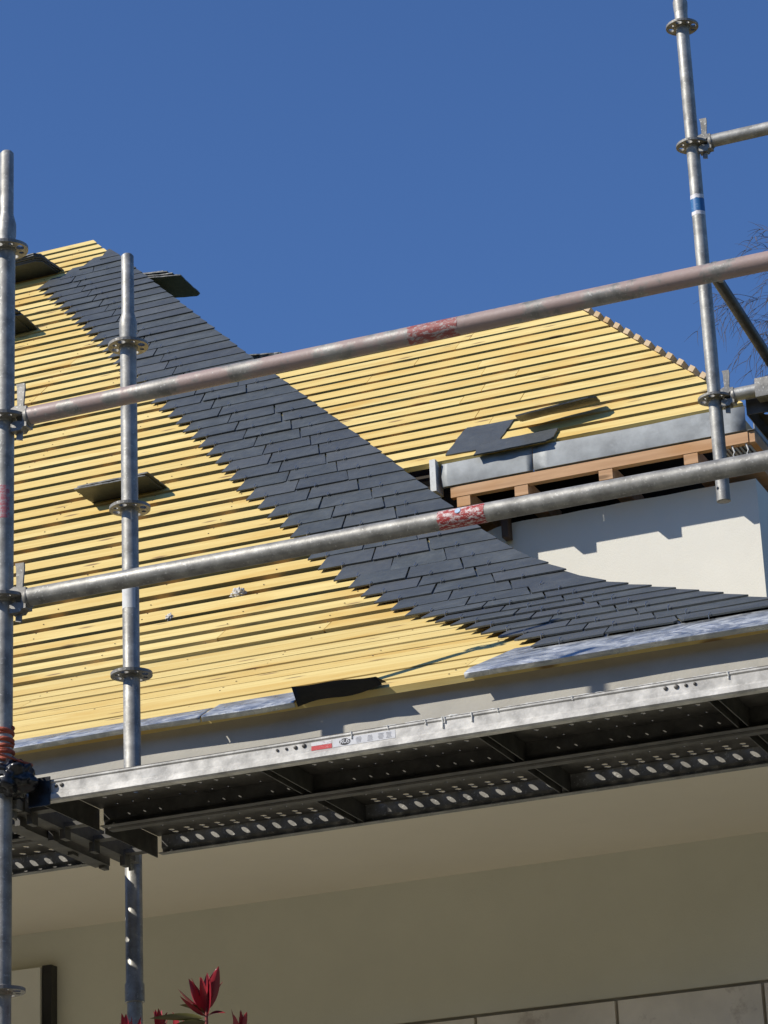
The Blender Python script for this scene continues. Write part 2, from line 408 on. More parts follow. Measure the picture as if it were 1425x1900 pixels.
for k in range(K):
    s0 = .19+G*k; s1 = min(s0+HL, SMAX-.03)
    xs = edgex(s0)-.015; xs_up = xs
    if k > 53: xs += (k-53)*.17
    h_lo, h_hi = .0335, .0245
    # joints along the row
    js = [xs]; x = xs+W2
    if k > 53: 
        while x < js[0]: x += W2
    while x < hipx(s0)-.20: js.append(x+random.uniform(-.006, .006)); x += W2
    hx0, hx1 = hipx(s0), hipx(s1)
    def lean(x):
        f = (x-xs_up)/(hx0-xs_up)
        return .36*min(1., f/.6) if s0 > L0+L1 else .50*min(1., f/.85)
    for i, xa in enumerate(js):
        if k < 20: hk = MB()
        last = i == len(js)-1
        xb = hx0+.012 if last else js[i+1]
        la = lean(xa) if i else 0.
        ua = xa-la*(s1-s0); 
        if last: ub = hx1+.006
        else: ub = xb-lean(xb)*(s1-s0)
        ub = min(ub, hx1+.006); ua = min(ua, ub-.02)
        g = random.uniform(.0024, .0042)
        jl = random.uniform(-.003, .002); jr = jl+random.uniform(-.0015, .0015)
        chip = random.random()
        poly = [(xa+g, s0+jl), (xb-g, s0+jr), (ub-g, s1), (ua+g, s1)]
        if chip > .8: poly = [(xa+g, s0+jl+.012), (xa+g+.014, s0+jl), (xb-g, s0+jr), (ub-g, s1), (ua+g, s1)]
        elif chip < .15 and not last: poly = [(xa+g, s0+jl), (xb-g-.012, s0+jr), (xb-g, s0+jr+.009), (ub-g, s1), (ua+g, s1)]
        slate(sm, poly, h_lo+random.uniform(-.0015, .0025), h_hi)
        # hook at the middle of the lower edge
        xm = xa+(edgex(s0-G)-edgex(s0))
        if xb-xa > .12 and k < 55:
            y, z = at(s0); a = ang(s0); c, sn = math.cos(a), math.sin(a)
            def hp(dx, ds, h): return V((xm+dx, y+ds*c-h*sn, z+ds*sn+h*c))
            hk.path([hp(0, -.012, .030), hp(0, -.008, .044), hp(0, .004, .0465), hp(0, .016, .045)], .0019, 5)
            if k < 20: hk.build('slate_hook', M['hook'], house)
            else: hkr.add(hk.v, hk.f)
            hk = MB()
sm.build('slate_covering', M['slate'], house)
tag(hkr.build('slate_hooks', M['hook'], house), kind='stuff')

# ------------------------------------------------------------------ eave flashing, cornice, soffit, walls
def flash(x0, x1, sa, sb, droop=.004, n=60, sb0=None):
    mb = MB(); vs = []; fs = []; m = 4
    for i in range(n+1):
        x = x0+(x1-x0)*i/n
        wv = noise.noise(V((x*3.1, 2, 0)))*.006+noise.noise(V((x*11, 5, 0)))*.002
        e = noise.noise(V((x*2.3, 9, 1)))*.010
        top = sb+noise.noise(V((x*4, 0, 3)))*.004
        if sb0 and i < 4: top = sb0+(sb-sb0)*i/4
        for q, h in ((top, .0275), ((sa+top)/2, .0265+wv*.25), (sa-.006+e*.3, .025+wv*.35)):
            vs.append((x, *at(max(q, 0), h)) if q >= 0 else (x, at(0, h)[0]+q, at(0, h)[1]+q*.5))
        y, z = vs[-1][1], vs[-1][2]
        vs.append((x, y-.004+wv*.3, z-droop+e*.4)); vs.append((x, y+.004, z-droop-.012+e*.4))
    for i in range(n):
        for j in range(4): a = i*5+j; fs.append((a, a+5, a+6, a+1))
    mb.add(vs, fs); o = mb.build('eave_flashing', M['flash'], house, smooth=50)
    md = o.modifiers.new('t', 'SOLIDIFY'); md.thickness = .0012
    return o
flash(.862, 1.945, -.006, .25, sb0=.04)
flash(-.85, .03, -.006, .085)
flash(.035, .335, -.006, .125)
flash(-3.2, -.86, -.006, .07)
# cornice (moulded eave) and soffit
mb = MB(); XR = 1.90
prof = [(1.134, 4.032), (1.133, 4.00), (1.131, 3.935), (1.133, 3.895), (1.145, 3.875), (1.20, 3.87), (1.26, 3.87), (1.26, 4.098)]
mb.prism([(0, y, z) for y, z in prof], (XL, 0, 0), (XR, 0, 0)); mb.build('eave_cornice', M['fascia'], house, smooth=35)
mb = MB(); mb.box((XR+.003, 1.17, 3.875), (XR+.04, 3.9, 4.0)); mb.build('eave_cornice', M['fascia'], house)
mb = MB(); mb.box((XL, 1.262, 3.884), (XR, 2.72, 3.93)); mb.build('soffit', M['soffit'], house)
mb = MB(); mb.box((XL, 2.72, 3.405), (1.80, 2.98, 3.884))
mb.box((XL, 2.72, 0), (1.80, 2.98, 3.02)); mb.build('wall', M['render'], house)
mb = MB(); x = -6.0+.05*0
xs_ = [1.80, 1.210, .717, .225, -.27, -.76, -1.25]
while xs_[-1] > XL+.5: xs_.append(xs_[-1]-.492)
for a, b in zip(xs_[1:], xs_): mb.box((a+.006, 2.712, 3.02), (b-.006, 2.94, 3.392))
mb.build('stone_band', M['stone'], house)
mb = MB(); mb.box((XL, 2.73, 3.02), (1.79, 2.95, 3.405)); mb.build('stone_joints', M['joint'], house)
# black membrane flap and odd pieces hanging at the eave
mb = MB(); n = 14; vs = []; fs = []
for i in range(n+1):
    f = i/n; x = .335+.265*f
    y0, z0 = at(.10-.05*f, .024); hgt = .048*(1-.62*f)
    vs += [(x, y0, z0), (x+.004, 1.045, 4.068-.01*f-.002*math.sin(f*9)), (x+.01, 1.075, 4.052-hgt*.75+.006*math.sin(f*7))]
for i in range(n):
    for j in range(2): a = i*3+j; fs.append((a, a+3, a+4, a+1))
mb.add(vs, fs); o = mb.build('membrane_flap', M['bitumen'], house, smooth=40); o.modifiers.new('t', 'SOLIDIFY').thickness = .002
mb = MB()
for x0, x1, dz, tip in ((.66, .80, .018, .03), (.80, .93, .030, -.01)):
    vs = [(x0, 1.144, 3.985-dz-.018), (x1, 1.144, 3.985-dz+.004), (x1, 1.142, 3.985-dz-.022), (x0+.012, 1.142, 3.985-dz-.040), (x0-.006, 1.14, 3.985-dz-.046)]
    mb.prism(vs, (0, -.002, 0), (0, .0, 0))
mb.build('peeling_paint', M['fascia'], house)
# window shutter low on the wall
mb = MB(); mb.box((-1.80, 2.665, 1.6), (-1.392, 2.700, 3.745)); shp = mb.build('window_shutter', M['shutter'], house)
mb = MB(); mb.box((-1.389, 2.675, 1.6), (-1.352, 2.717, 3.752)); mb.build('shutter_frame', M['black'], shp)

# ------------------------------------------------------------------ rear wing
wing = empty('house_wing', (.3, 4.4, 3.6), 'rear wing with white wall and yellow battened roof beyond the slated hip', 'house wing')
a = A42; GW = .1135
WY, WZ = 3.80, 5.82; WR = 1.0+1.29/math.cos(a)-1.0
def wat(s, h=0): return (WY+s*math.cos(a)-h*math.sin(a), WZ+s*math.sin(a)+h*math.cos(a))
def whip(s): return 1.055-.811*s*math.cos(a)
def wval(s): # valley against the side slope of the main roof
    z = wat(s)[1]; q = 0
    while at(q)[1] < z and q < SMAX: q += .02
    return hipx(q)-.32
mb = MB(); bl = MB(); s = .02; WS = 5.115; k = 0; smaxw = (WS-WY)/math.cos(a)
while s < smaxw-.03:
    y, z = wat(s); c, sn = math.cos(a), math.sin(a); wd = random.uniform(.079, .085)
    x = wval(s); xe, xf = whip(s), whip(s+wd)
    cuts = [x]
    xx = x+random.uniform(.6, 1.3)
    if xx < xe-.3: cuts.append(xx)
    cuts.append(None)
    for ca, cb in zip(cuts, cuts[1:]):
        e0, e1 = (xe, xf) if cb is None else (cb-.003, cb-.003)
        j = random.uniform(-.003, .003); h = random.uniform(0, .002)
        def pt(x, ds, h): return (x, y+(ds+j)*c-h*sn, z+(ds+j)*sn+h*c)
        mb.hexa([pt(ca, 0, h), pt(e0, 0, h), pt(e1, wd, h), pt(ca, wd, h), pt(ca, 0, h+.022), pt(e0, 0, h+.022), pt(e1, wd, h+.022), pt(ca, wd, h+.022)])
    # end of the side slope batten showing at the hip
    hx = whip(s+.055)+.016
    if s > .25:
        yy, zz = wat(s+.062, .024); Mx = Matrix.Translation((hx, yy, zz)) @ Matrix.Rotation(rad(37), 4, 'Y')
        bl.box((-.012, -.016, -.012), (.012, 2.2, .012), M=Mx)
    s += GW; k += 1
mb.build('roof_battens', M['batten'], wing); bl.build('side_slope_battens', M['pale_wood'], wing)
mb = MB()
for x in (-1.2, -.86, -.53, -.187, .124, .474, .820):
    s1 = smaxw-.03
    while whip(s1) < x+.06 and s1 > 0: s1 -= .05
    if s1 < .2: continue
    p0, p1 = V((x, *wat(.06, -.002))), V((x, *wat(s1, -.002))); n = V((0, -math.sin(a), math.cos(a)))*.10; dx = V((.03, 0, 0))
    mb.hexa([p0-dx-n, p0+dx-n, p1+dx-n, p1-dx-n, p0-dx, p0+dx, p1+dx, p1-dx])
mb.build('roof_rafters', M['rafter'], wing)
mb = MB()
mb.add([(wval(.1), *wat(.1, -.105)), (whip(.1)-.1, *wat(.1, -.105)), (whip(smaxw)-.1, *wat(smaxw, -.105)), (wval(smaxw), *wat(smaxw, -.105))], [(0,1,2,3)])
mb.box((-.6, 4.25, 3.9), (.80, 4.3, 5.9)); mb.box((-.75, WY+.06, 5.2), (-.176, WY+.09, 5.80)); mb.build('attic_dark_sheet', M['dark'], wing)  # added dark sheets stand for the unlit attic; one fills the left gap
# zinc strip: two lengths over a timber board
for xa, xb in ((-.205, .180), (.183, 1.05)):
    mb = MB(); n = 14; vs = []; fs = []
    for i in range(n+1):
        x = xa+(xb-xa)*i/n; b = .002*math.sin(x*9)+noise.noise(V((x*4, 1, 1)))*.003
        vs += [(x, *wat(.030, .004)), (x, WY-.006, WZ+.012+b), (x, WY-.012+b, 5.775), (x, WY-.010, 5.733), (x, WY, 5.729)]
    for i in range(n):
        for j in range(4): q = i*5+j; fs.append((q, q+5, q+6, q+1))
    mb.add(vs, fs); o = mb.build('zinc_strip', M['zinc'], wing, smooth=40); o.modifiers.new('t', 'SOLIDIFY').thickness = -.002
mb = MB(); mb.box((-.247, WY-.03, 5.715), (-.222, WY+.05, 5.850)); mb.build('strip_end_cap', M['white_trim'], wing)
mb = MB(); mb.box((-.172, WY-.004, 5.683), (1.052, WY+.028, 5.7275)); mb.build('eave_board', M['orange_wood'], wing)
for x in (.124, .474, .820, -.12):
    mb = MB(); mb.box((x-.028, WY-.002, 5.640), (x+.028, WY+.034, 5.6825)); mb.box((x-.028, WY+.034, 5.640), (x+.028, 4.2, 5.70)); mb.build('rafter_tail', M['orange_wood'], wing)
mb = MB(); mb.box((-.015, 3.93, 5.53), (.012, 3.98, 5.64)); mb.build('wall_bracket', M['rust'], wing)
mb = MB(); vs = []
top = []; x = 1.02
while x > -.42:
    top.append((x, 5.605+noise.noise(V((x*7, 0, 0)))*.004-(max(0, -.01-x)**2)*2.2)); x -= .04
poly = [(1.02, 3.985, 3.7)]+[(x, 3.985, z) for x, z in top]+[(-.42, 3.985, 3.7)]
mb.prism(poly, (0, 0, 0), (0, .22, 0)); mb.build('front_wall', M['white_render'], wing)
mb = MB(); mb.box((.80, 4.206, 3.7), (1.0195, 8.5, 5.60)); mb.build('side_wall', M['white_render'], wing)
# side eave running back
mb = MB(); mb.box((1.053, WY+.0, 5.683), (1.078, 8.6, 5.7275)); mb.build('eave_board', M['orange_wood'], wing)
mb = MB(); mb.box((1.0785, WY-.01, 5.731), (1.083, 8.6, 5.83)); mb.box((1.052, WY-.01, 5.729), (1.0785, 8.6, 5.7305)); mb.build('zinc_strip', M['zinc'], wing)
mb = MB(); mb.box((.86, 4.0, 5.64), (1.05, 8.5, 5.66)); mb.build('side_soffit', M['orange_wood'], wing)
for x, l in ((.985, .04), (1.04, .05)):
    mb = MB(); mb.path([(x, WY+.005, 5.683), (x+.008, WY+.003, 5.655), (x+.002, WY, 5.64), (x+.014, WY, 5.669-l)], [.004,.003,.002,.003], 6); mb.build('paint_string', M['drip'], wing)

# ------------------------------------------------------------------ loose slates
def loose_slate(name_lbl, c, M3, sx=.22, sy=.32, group=None, chip=True):
    mb = MB(); n = 10; pts = []
    def edge(p, q):
        for i in range(n):
            f = i/n; b = V(p).lerp(V(q), f); pts.append((b.x+random.uniform(-.0025, .0025), b.y+random.uniform(-.0025, .0025), 0))
    cs = [(-sx/2, -sy/2), (sx/2, -sy/2), (sx/2, sy/2), (-sx/2, sy/2)]
    if chip: cs = [(-sx/2, -sy/2), (sx/2-.03, -sy/2), (sx/2, -sy/2+.03), (sx/2, sy/2), (-sx/2+.01, sy/2), (-sx/2, sy/2-.02)]
    for i in range(len(cs)): edge((*cs[i], 0), (*cs[(i+1) % len(cs)], 0))
    mb.prism(pts, (0, 0, 0), (0, 0, .006)); o = mb.build('slate', M['slate'])
    o.matrix_world = Matrix.Translation(c) @ M3.to_4x4()
    return tag(o, name_lbl, 'slate', group)
RX42 = Matrix.Rotation(A42, 3, 'X'); RZ = lambda d: Matrix.Rotation(rad(d), 3, 'Z'); RXd = lambda d: Matrix.Rotation(rad(d), 3, 'X'); RYd = lambda d: Matrix.Rotation(rad(d), 3, 'Y')
G1 = 'loose slates laid on the wing battens'
y, z = wat(.20, .023)
loose_slate('loose dark slate lying flat on the wing battens, left of two others', (-.085, y, z), RX42 @ RZ(-3), .215, .29, G1)
y, z = wat(.040, .025)
loose_slate('loose slate with a frayed corner lying along the zinc strip of the wing', (.110, y, z+.006), RX42 @ RZ(1), .33, .125, G1)
y, z = wat(.20, .065)
loose_slate('loose slate propped up and casting a black shadow on the wing battens', (.265, y-.01, z+.012), RXd(14) @ RYd(-5) @ RZ(10), .33, .15, G1)
def pile(cx, s, cnt, place, grp, ln_=.33, wd=.23, rz=0, tilt=4, jx=.02, up=0., side=0.):
    y, z = at(s, .03)
    for i in range(cnt):
        lbl = ('bottom dark slate of the '+grp) if i == 0 else ('top dark slate of the '+grp) if i == cnt-1 else ('dark slate inside the '+grp)
        loose_slate(lbl, (cx+random.uniform(-jx, jx)+side*i, y-.055+random.uniform(-.01, .01)-.006*i, z+up+.0075*i), RZ(rz+random.uniform(-3, 3)) @ RXd(tilt+random.uniform(-.6, .6)), ln_, wd, None if i in (0, cnt-1) else grp, chip=random.random() > .5)
SB = L0+L1-(2.704-2.704)/math.cos(A42)
def s_of(y): return L0+L1+(y-2.704)/math.cos(A42)
pile(-1.60, s_of(3.80), 2, '', 'slate pile behind the second post', ln_=.33, wd=.19, rz=-2, tilt=-2)
pile(-3.50, s_of(6.06), 8, '', 'thick slate pile beside the left post', ln_=.34, wd=.26, rz=2, tilt=-2, jx=.03)
pile(-3.90, s_of(6.92), 5, '', 'wide slate pile under the ridge battens', ln_=.52, wd=.26, rz=-3, tilt=0, jx=.02)
def hip_pile(cx, cy, cz, cnt, grp, l, wdt):
    for i in range(cnt):
        lbl = ('bottom slate of the '+grp) if i == 0 else ('top slate of the '+grp) if i == cnt-1 else ('slate inside the '+grp)
        loose_slate(lbl, (cx+.018*i*(-1), cy+random.uniform(-.01, .01), cz+.0085*i), RYd(7) @ RZ(90+random.uniform(-3, 3)) @ RXd(0), wdt, l, None if i in (0, cnt-1) else grp)
hip_pile(-3.06, 6.98, 8.565, 6, 'black slate pile jutting out beyond the hip', .42, .30)
hip_pile(-1.56, 5.22, 7.115, 3, 'small slate pile peeping over the hip above the top rail', .20, .15)

def blob(name, c, r, m, lbl, cat, sq=(1,1,1), seed=0, amp=.5):
    bm = bmesh.new(); bmesh.ops.create_icosphere(bm, subdivisions=4, radius=1)
    for v in bm.verts:
        d = 1+amp*noise.noise(v.co*2.3+V((seed, 0, 0)))+amp*.6*noise.noise(v.co*6+V((seed, 3, 0)))
        v.co = V((v.co.x*sq[0], v.co.y*sq[1], v.co.z*sq[2]))*r*d
    me = bpy.data.meshes.new(name); bm.to_mesh(me); bm.free(); me.materials.append(m)
    for p in me.polygons: p.use_smooth = True
    o = bpy.data.objects.new(name, me); COL.objects.link(o); o.location = c
    return tag(o, lbl, cat)
y, z = at(L0+L1+.11, .03); blob('fluff_tuft', (-.63, y, z), .022, M['fluff'], 'larger grey tuft of fluff caught on the lowest open battens', 'tuft', (1, .7, .9), 3, .9)
y, z = at(L0+L1+.01, .025); blob('fluff_tuft', (-.875, y, z), .012, M['fluff'], 'small grey tuft of fluff right of the second post', 'tuft', (1, .7, 1), 8, .9)

# ------------------------------------------------------------------ scaffold
R0 = .02415
def rosette_mesh():
    mb = MB(); RO, RI, t = .061, R0+.001, .009; N = 16
    for k in range(8):
        a0 = 2*math.pi*(k-.5)/8; a1 = a0+2*math.pi/8; am = (a0+a1)/2; big = k % 2 == 0
        rc = .0435 if big else .0425; hr, ht = (.0105, .0125) if big else (.0068, .0068)
        def polar(r, q): return V((r*math.cos(q), r*math.sin(q), 0))
        ro = RO if big else RO*.972
        outer = []
        m = N//4
        for i in range(m): outer.append(polar(RI+(RO*.985-RI)*i/m, a0))
        for i in range(m): outer.append(polar((RO*.985*(1-math.sin(math.pi*i/m))+ro*math.sin(math.pi*i/m)), a0+(a1-a0)*i/m))
        for i in range(m): outer.append(polar(RO*.985+(RI-RO*.985)*i/m, a1))
        for i in range(m): outer.append(polar(RI, a1+(a0-a1)*i/m))
        c = polar(rc, am); er = polar(1, am); et = V((-er.y, er.x, 0)); inner = []
        for p in outer:
            d = (p-c); u, w_ = d.dot(er), d.dot(et); l = math.hypot(u/hr, w_/ht) or 1
            inner.append(c+er*(u/l)+et*(w_/l))
        mb.holed(outer, inner, (0, 0, 1), t)
        for i in range(m, 2*m):
            p, q = outer[i], outer[(i+1) % len(outer)]; dn = V((0, 0, -t)); mb.add([p, q, q+dn, p+dn], [(0, 3, 2, 1)])
    mb.lathe((0,0,-.016), (0,0,1), [(0, R0+.0012), (.004, R0+.004), (.020, R0+.004), (.025, R0+.0012)], 20)
    return mb
ros_me = None
def rosette(x, y, z, parent, rot=0.):
    global ros_me
    if ros_me is None:
        o = rosette_mesh().build('rosette', M['cast'], parent, smooth=35, world=False); ros_me = o.data
    else:
        o = bpy.data.objects.new('rosette', ros_me); COL.objects.link(o); o.parent = parent
    o.location = V((x, y, z))-parent.location; o.rotation_euler = (0, 0, rot); return o
def sleeve(mb, x, y, z0, r, l, n=24): mb.lathe((x, y, z0), (0,0,1), [(0, r), (l, r)], n, cap=False)
scaf = empty('scaffold', (0, 0, 0), 'galvanised modular scaffold with two guard rails in front of the house', 'scaffold')
def standard(x, y, z0, ztop, ros, parent, spig=True, sleeves=(), hole=None):
    mb = MB(); zz = z0
    pr = [(0, R0)]
    for sz in sleeves:     # joints: spigot below, wider sleeve above
        pr += [(sz-z0-.10, R0), (sz-z0-.08, .0215), (sz-z0, .0215), (sz-z0+.001, R0+.003), (sz-z0+.05, R0+.003), (sz-z0+.055, R0)]
    if spig: zs = ztop-.225; pr += [(zs-z0-.05, R0+.0005), (zs-z0-.03, R0+.0025), (zs-z0, R0+.0025), (zs-z0+.012, R0-.0005), (zs-z0+.03, .0192), (ztop-z0-.006, .0188), (ztop-z0, .014)]
    else: pr += [(ztop-z0, R0)]
    mb.lathe((x, y, z0), (0, 0, 1), pr, 28)
    if hole: mb.lathe((x+hole[0], y+hole[1], hole[2]), (hole[0], hole[1], 0), [(0, .0052), (.0012, .0052)], 12, 1)
    o = mb.build('standard', [M['galv'], M['black']], parent, smooth=40)
    for z in ros:
        r = rosette(x, y, z, parent); r.parent = o; r.location = V((x, y, z))
    return o
ST1 = standard(-.009, 0, 0, 5.395, [3.096-.045, 3.6, 4.085, 4.595, 5.100], scaf)
ST2 = standard(-.015, .73, 0, 5.395, [3.60, 4.08, 4.585, 5.10], scaf, sleeves=(3.14,))
ST3 = standard(3.07, 0, 0, 5.395, [3.6, 4.085, 4.595, 5.1], scaf)
ST4 = standard(3.055, .73, 0, 5.395, [3.6, 4.08, 4.585, 5.1], scaf)
def wedge_head(p, d, parent):      # p rosette centre, d horizontal direction of the ledger
    p = V(p); d = V(d).normalized(); w_ = V((0,0,1)).cross(d)
    B = Matrix((d, w_, V((0,0,1)))).transposed().to_4x4(); T = Matrix.Translation(p) @ B
    mb = MB()
    for z0, z1 in ((.005, .030), (-.042, -.013)):
        prof = [(.026, z0), (.056, z0), (.064, (z0+z1)/2-.004 if z0 > 0 else z0+.01), (.064, z1-.006), (.040, z1), (.026, z1-.006)]
        poly = [T @ V((x, -.017, z)) for x, z in prof]; n = w_*.034
        mb.prism(poly, (0,0,0), n)
    mb.box((.0615, -.018, -.034), (.074, .018, .024), M=T)
    mb.lathe(T @ V((.066, 0, -.003)), d, [(0, .0235), (.004, .0258), (.010, .0262), (.013, .0244)], 20)
    o = mb.build('wedge_head', M['cast'], parent, smooth=35)
    mb = MB()
    pr = [(.036, -.062), (.052, -.066), (.057, .040), (.061, .085), (.060, .098), (.034, .099), (.037, .086), (.038, .040)]
    mb.prism([T @ V((x, -.0032, z)) for x, z in pr], (0,0,0), w_*.0064)
    mb.build('wedge', M['cast'], o); return o
def ledger(p0, p1, parent, mat, name='guard_rail', sag=0, n=24):
    p0, p1 = V(p0), V(p1); d = (p1-p0).normalized()
    mb = MB(); mb.tube(p0+d*.077, p1-d*.077, R0, 28); o = mb.build(name, mat, parent, smooth=40)
    wedge_head(p0, d, o); wedge_head(p1, -d, o); return o
zl, zu = 4.073, 4.585
g1 = ledger((-.009, 0, zl), (3.07, 0, zl), scaf, M['galv']); g2 = ledger((-.009, 0, zu), (3.07, 0, zu), scaf, M['galv_pink'])
def wrap(x0, x1, y, z, axis, r, mat, name, parent, a0=0, a1=360, n=28):
    mb = MB(); vs = []; fs = []; m = 10
    for i in range(m+1):
        for k in range(n+1):
            q = rad(a0+(a1-a0)*k/n); e = (noise.noise(V((q*3, x0*9, 1)))*.004 if i in (0, m) else 0)
            t = x0+(x1-x0)*i/m+e
            if axis == 'X': vs.append((t, y+r*math.cos(q), z+r*math.sin(q)))
            else: vs.append((y[0]+r*math.cos(q), y[1]+r*math.sin(q), t))
    for i in range(m):
        for k in range(n): b = i*(n+1)+k; fs.append((b, b+1, b+n+2, b+n+1))
    mb.add(vs, fs); return mb.build(name, mat, parent, smooth=60)
wrap(1.222, 1.345, 0, zl, 'X', R0+.0006, M['red_sticker'], 'sticker', g1, -230, 20)
wrap(1.165, 1.300, 0, zu, 'X', R0+.0006, M['red_worn'], 'sticker', g2, -230, 20)
mb = MB(); mb.lathe((1.277, -.0226, zl+.0095), (0, -.93, .37), [(0, .0085), (.0012, .0075)], 14); mb.build('sticker_emblem', m_plain('pale_blue_print', (.42,.55,.68), .5), g1)
wrap(4.300, 4.393, (-.009, 0), None, 'Z', R0+.0006, M['pink_mark'], 'paint_mark', ST1, 200, 330)
wrap(4.270, 4.338, (-.015, .73), None, 'Z', R0+.0005, M['white_trim'], 'paint_mark', ST2, 210, 330)
# transoms (U-shaped) at deck level carrying the planks
def transom(x, parent):
    mb = MB(); z = 3.562
    mb.box((x-.022, .06, z-.045), (x-.018, .67, z+.0)); mb.box((x+.018, .06, z-.045), (x+.022, .67, z+.0)); mb.box((x-.018, .06, z-.045), (x+.018, .67, z-.041))
    for yy in (.14, .36, .55): mb.lathe((x-.0222, yy, z-.022), (-1, 0, 0), [(0, .009), (.002, .008)], 10)
    o = mb.build('transom', M['galv_dark'], parent)
    wedge_head((x, 0, 3.6-.04), (0, 1, 0), o); wedge_head((x, .73, 3.6-.04), (0, -1, 0), o)
    mb = MB(); mb.box((x-.075, .10, 3.500), (x-.030, .62, 3.506)); mb.box((x-.034, .10, 3.506), (x-.030, .62, 3.522)); mb.build('transom_bar', M['galv_dark'], o, smooth=40)
    return o
transom(0, scaf); transom(3.062, scaf)
mb = MB(); 

def plank(x0, x1, y0, lbl, rows, big, detail=False):
    W, zt, zb, t = .315, 3.583, 3.527, .0016
    pr = empty('scaffold_plank', ((x0+x1)/2, y0+W/2, zb), lbl, 'scaffold plank', 'perforated steel planks of the scaffold deck')
    px = .0462; nx = int((x1-x0-.06)/px); xs0 = (x0+x1)/2-nx*px/2
    yb = [0]+[(a+b)/2 for a, b in zip(rows, rows[1:])]+[W]
    mb = MB()
    for j, ry in enumerate(rows):
        r = big[j]
        for i in range(nx):
            cx = xs0+(i+.5)*px; cy = y0+ry
            skip = (i % 13 == 12) or r == 0 or (r < .005 and (i*7+j*3) % 5 == 0)
            xa, xb, ya, yb_ = cx-px/2, cx+px/2, y0+yb[j], y0+yb[j+1]
            if skip: mb.box((xa, ya, zt-t), (xb, yb_, zt)); continue
            outer = []; inner = []
            for (ax, ay), (bx, by) in zip(((xa,ya),(xb,ya),(xb,yb_),(xa,yb_)), ((xb,ya),(xb,yb_),(xa,yb_),(xa,ya))):
                for q in range(3):
                    f = q/3; ox, oy = ax+(bx-ax)*f, ay+(by-ay)*f; outer.append(V((ox, oy, zt)))
                    l = math.hypot(ox-cx, oy-cy); inner.append(V((cx+(ox-cx)/l*r, cy+(oy-cy)/l*r, zt)))
            mb.holed(outer, inner, (0, 0, 1), t)
    mb.box((x0, y0, zt-t), (xs0, y0+W, zt)); mb.box((xs0+nx*px, y0, zt-t), (x1, y0+W, zt))
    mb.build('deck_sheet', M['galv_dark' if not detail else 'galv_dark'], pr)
    for sgn, yy in ((-1, y0), (1, y0+W)):    # folded side with a rolled lower edge
        mb = MB(); s = -sgn
        sec = [(yy-.0*s, zt-.0018), (yy-.004*sgn*-1*0, zt-.006), (yy+.003*s, zt-.010), (yy+.003*s, zt-.034), (yy-.0035*s, zt-.040), (yy-.004*s, zb+.004), (yy, zb), (yy+.026*s, zb),
               (yy+.026*s, zb+.0016), (yy+.002*s, zb+.0016), (yy-.002*s, zb+.006), (yy-.0015*s, zt-.041), (yy+.005*s, zt-.035), (yy+.005*s, zt-.0018)]
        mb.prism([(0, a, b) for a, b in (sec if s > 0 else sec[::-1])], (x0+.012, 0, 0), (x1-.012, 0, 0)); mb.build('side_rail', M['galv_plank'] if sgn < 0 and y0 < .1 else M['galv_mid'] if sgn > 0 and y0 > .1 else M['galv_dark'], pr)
    n = 5
    for i in range(1, n):
        mb = MB()
        xx = x0+(x1-x0)*i/n+.03
        mb.box((xx-.014, y0+.008, zb+.004), (xx-.011, y0+W-.008, zt-.0035)); mb.box((xx+.011, y0+.008, zb+.004), (xx+.014, y0+W-.008, zt-.0035)); mb.box((xx-.011, y0+.008, zt-.006), (xx+.011, y0+W-.008, zt-.0035))
        mb.build('stiffener', M['galv_dark'], pr)
    for xe, sg in ((x0, 1), (x1, -1)):
        mb = MB(); a, b = sorted((xe, xe-sg*.003)); mb.box((a, y0+.004, zb-.006), (b, y0+W-.004, zt-.003))
        for yy in (y0+.055, y0+W-.085):
            q0, q1 = sorted((xe-sg*.003, xe-sg*.075)); mb.box((q0, yy, zb-.004), (q1, yy+.032, zb+.008))
            q0, q1 = sorted((xe-sg*.060, xe-sg*.075)); mb.box((q0, yy, zb-.035), (q1, yy+.032, zb-.004))
        mb.build('end_claw', M['galv_dark'], pr)
    return pr
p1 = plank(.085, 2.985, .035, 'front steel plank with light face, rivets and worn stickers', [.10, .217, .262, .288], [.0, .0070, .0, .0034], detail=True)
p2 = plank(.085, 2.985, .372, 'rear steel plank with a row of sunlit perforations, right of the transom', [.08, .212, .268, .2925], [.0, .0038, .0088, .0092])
p3 = plank(-2.985, -.115, .372, 'short visible end of a perforated plank left of the transom', [.05, .11, .17, .225, .288], [.0095, .0095, .0095, .0095, .0100])
p4 = plank(-2.985, -.085, .035, 'front plank end hidden behind the left post', [.05, .11, .17, .23, .283], [.009, .009, .009, .009, .009])
# black end sleeve, rivets, labels and drips on the front plank
mb = MB(); mb.box((.050, .0275, 3.515), (.112, .0315, 3.590)); mb.build('end_sleeve', M['black'], p1)
Yf = .038
for x, z, r in [(.125,3.565,.0045), (.1406,3.566,.0055), (.746,3.566,.0035), (.7706,3.566,.0035), (.7953,3.566,.005), (.8186,3.567,.0055), (1.752,3.567,.005), (1.7785,3.567,.006), (1.802,3.567,.004), (1.824,3.567,.004)]:
    mb = MB(); mb.lathe((x, Yf, z), (0, -1, 0), [(0, r), (.0022, r), (.0035, r*.55)], 10); mb.build('rivet', M['galv_dark'], p1, smooth=40)
def label(x0, x1, z0, z1, mat, name='label', yy=.0374):
    mb = MB(); mb.box((x0, yy, z0), (x1, yy+.0004, z1)); return mb.build(name, mat, p1)
label(.838, .893, 3.551, 3.562, M['red_print']); label(.838, .893, 3.5625, 3.571, M['white_sticker'])
wl = label(.896, 1.062, 3.551, 3.5715, M['paper'])
mb = MB(); mb.lathe((0, 0, 0), (0, -1, 0), [(0, 1), (.0004, 1)], 28); o = mb.build('label_logo', M['ink'], wl)
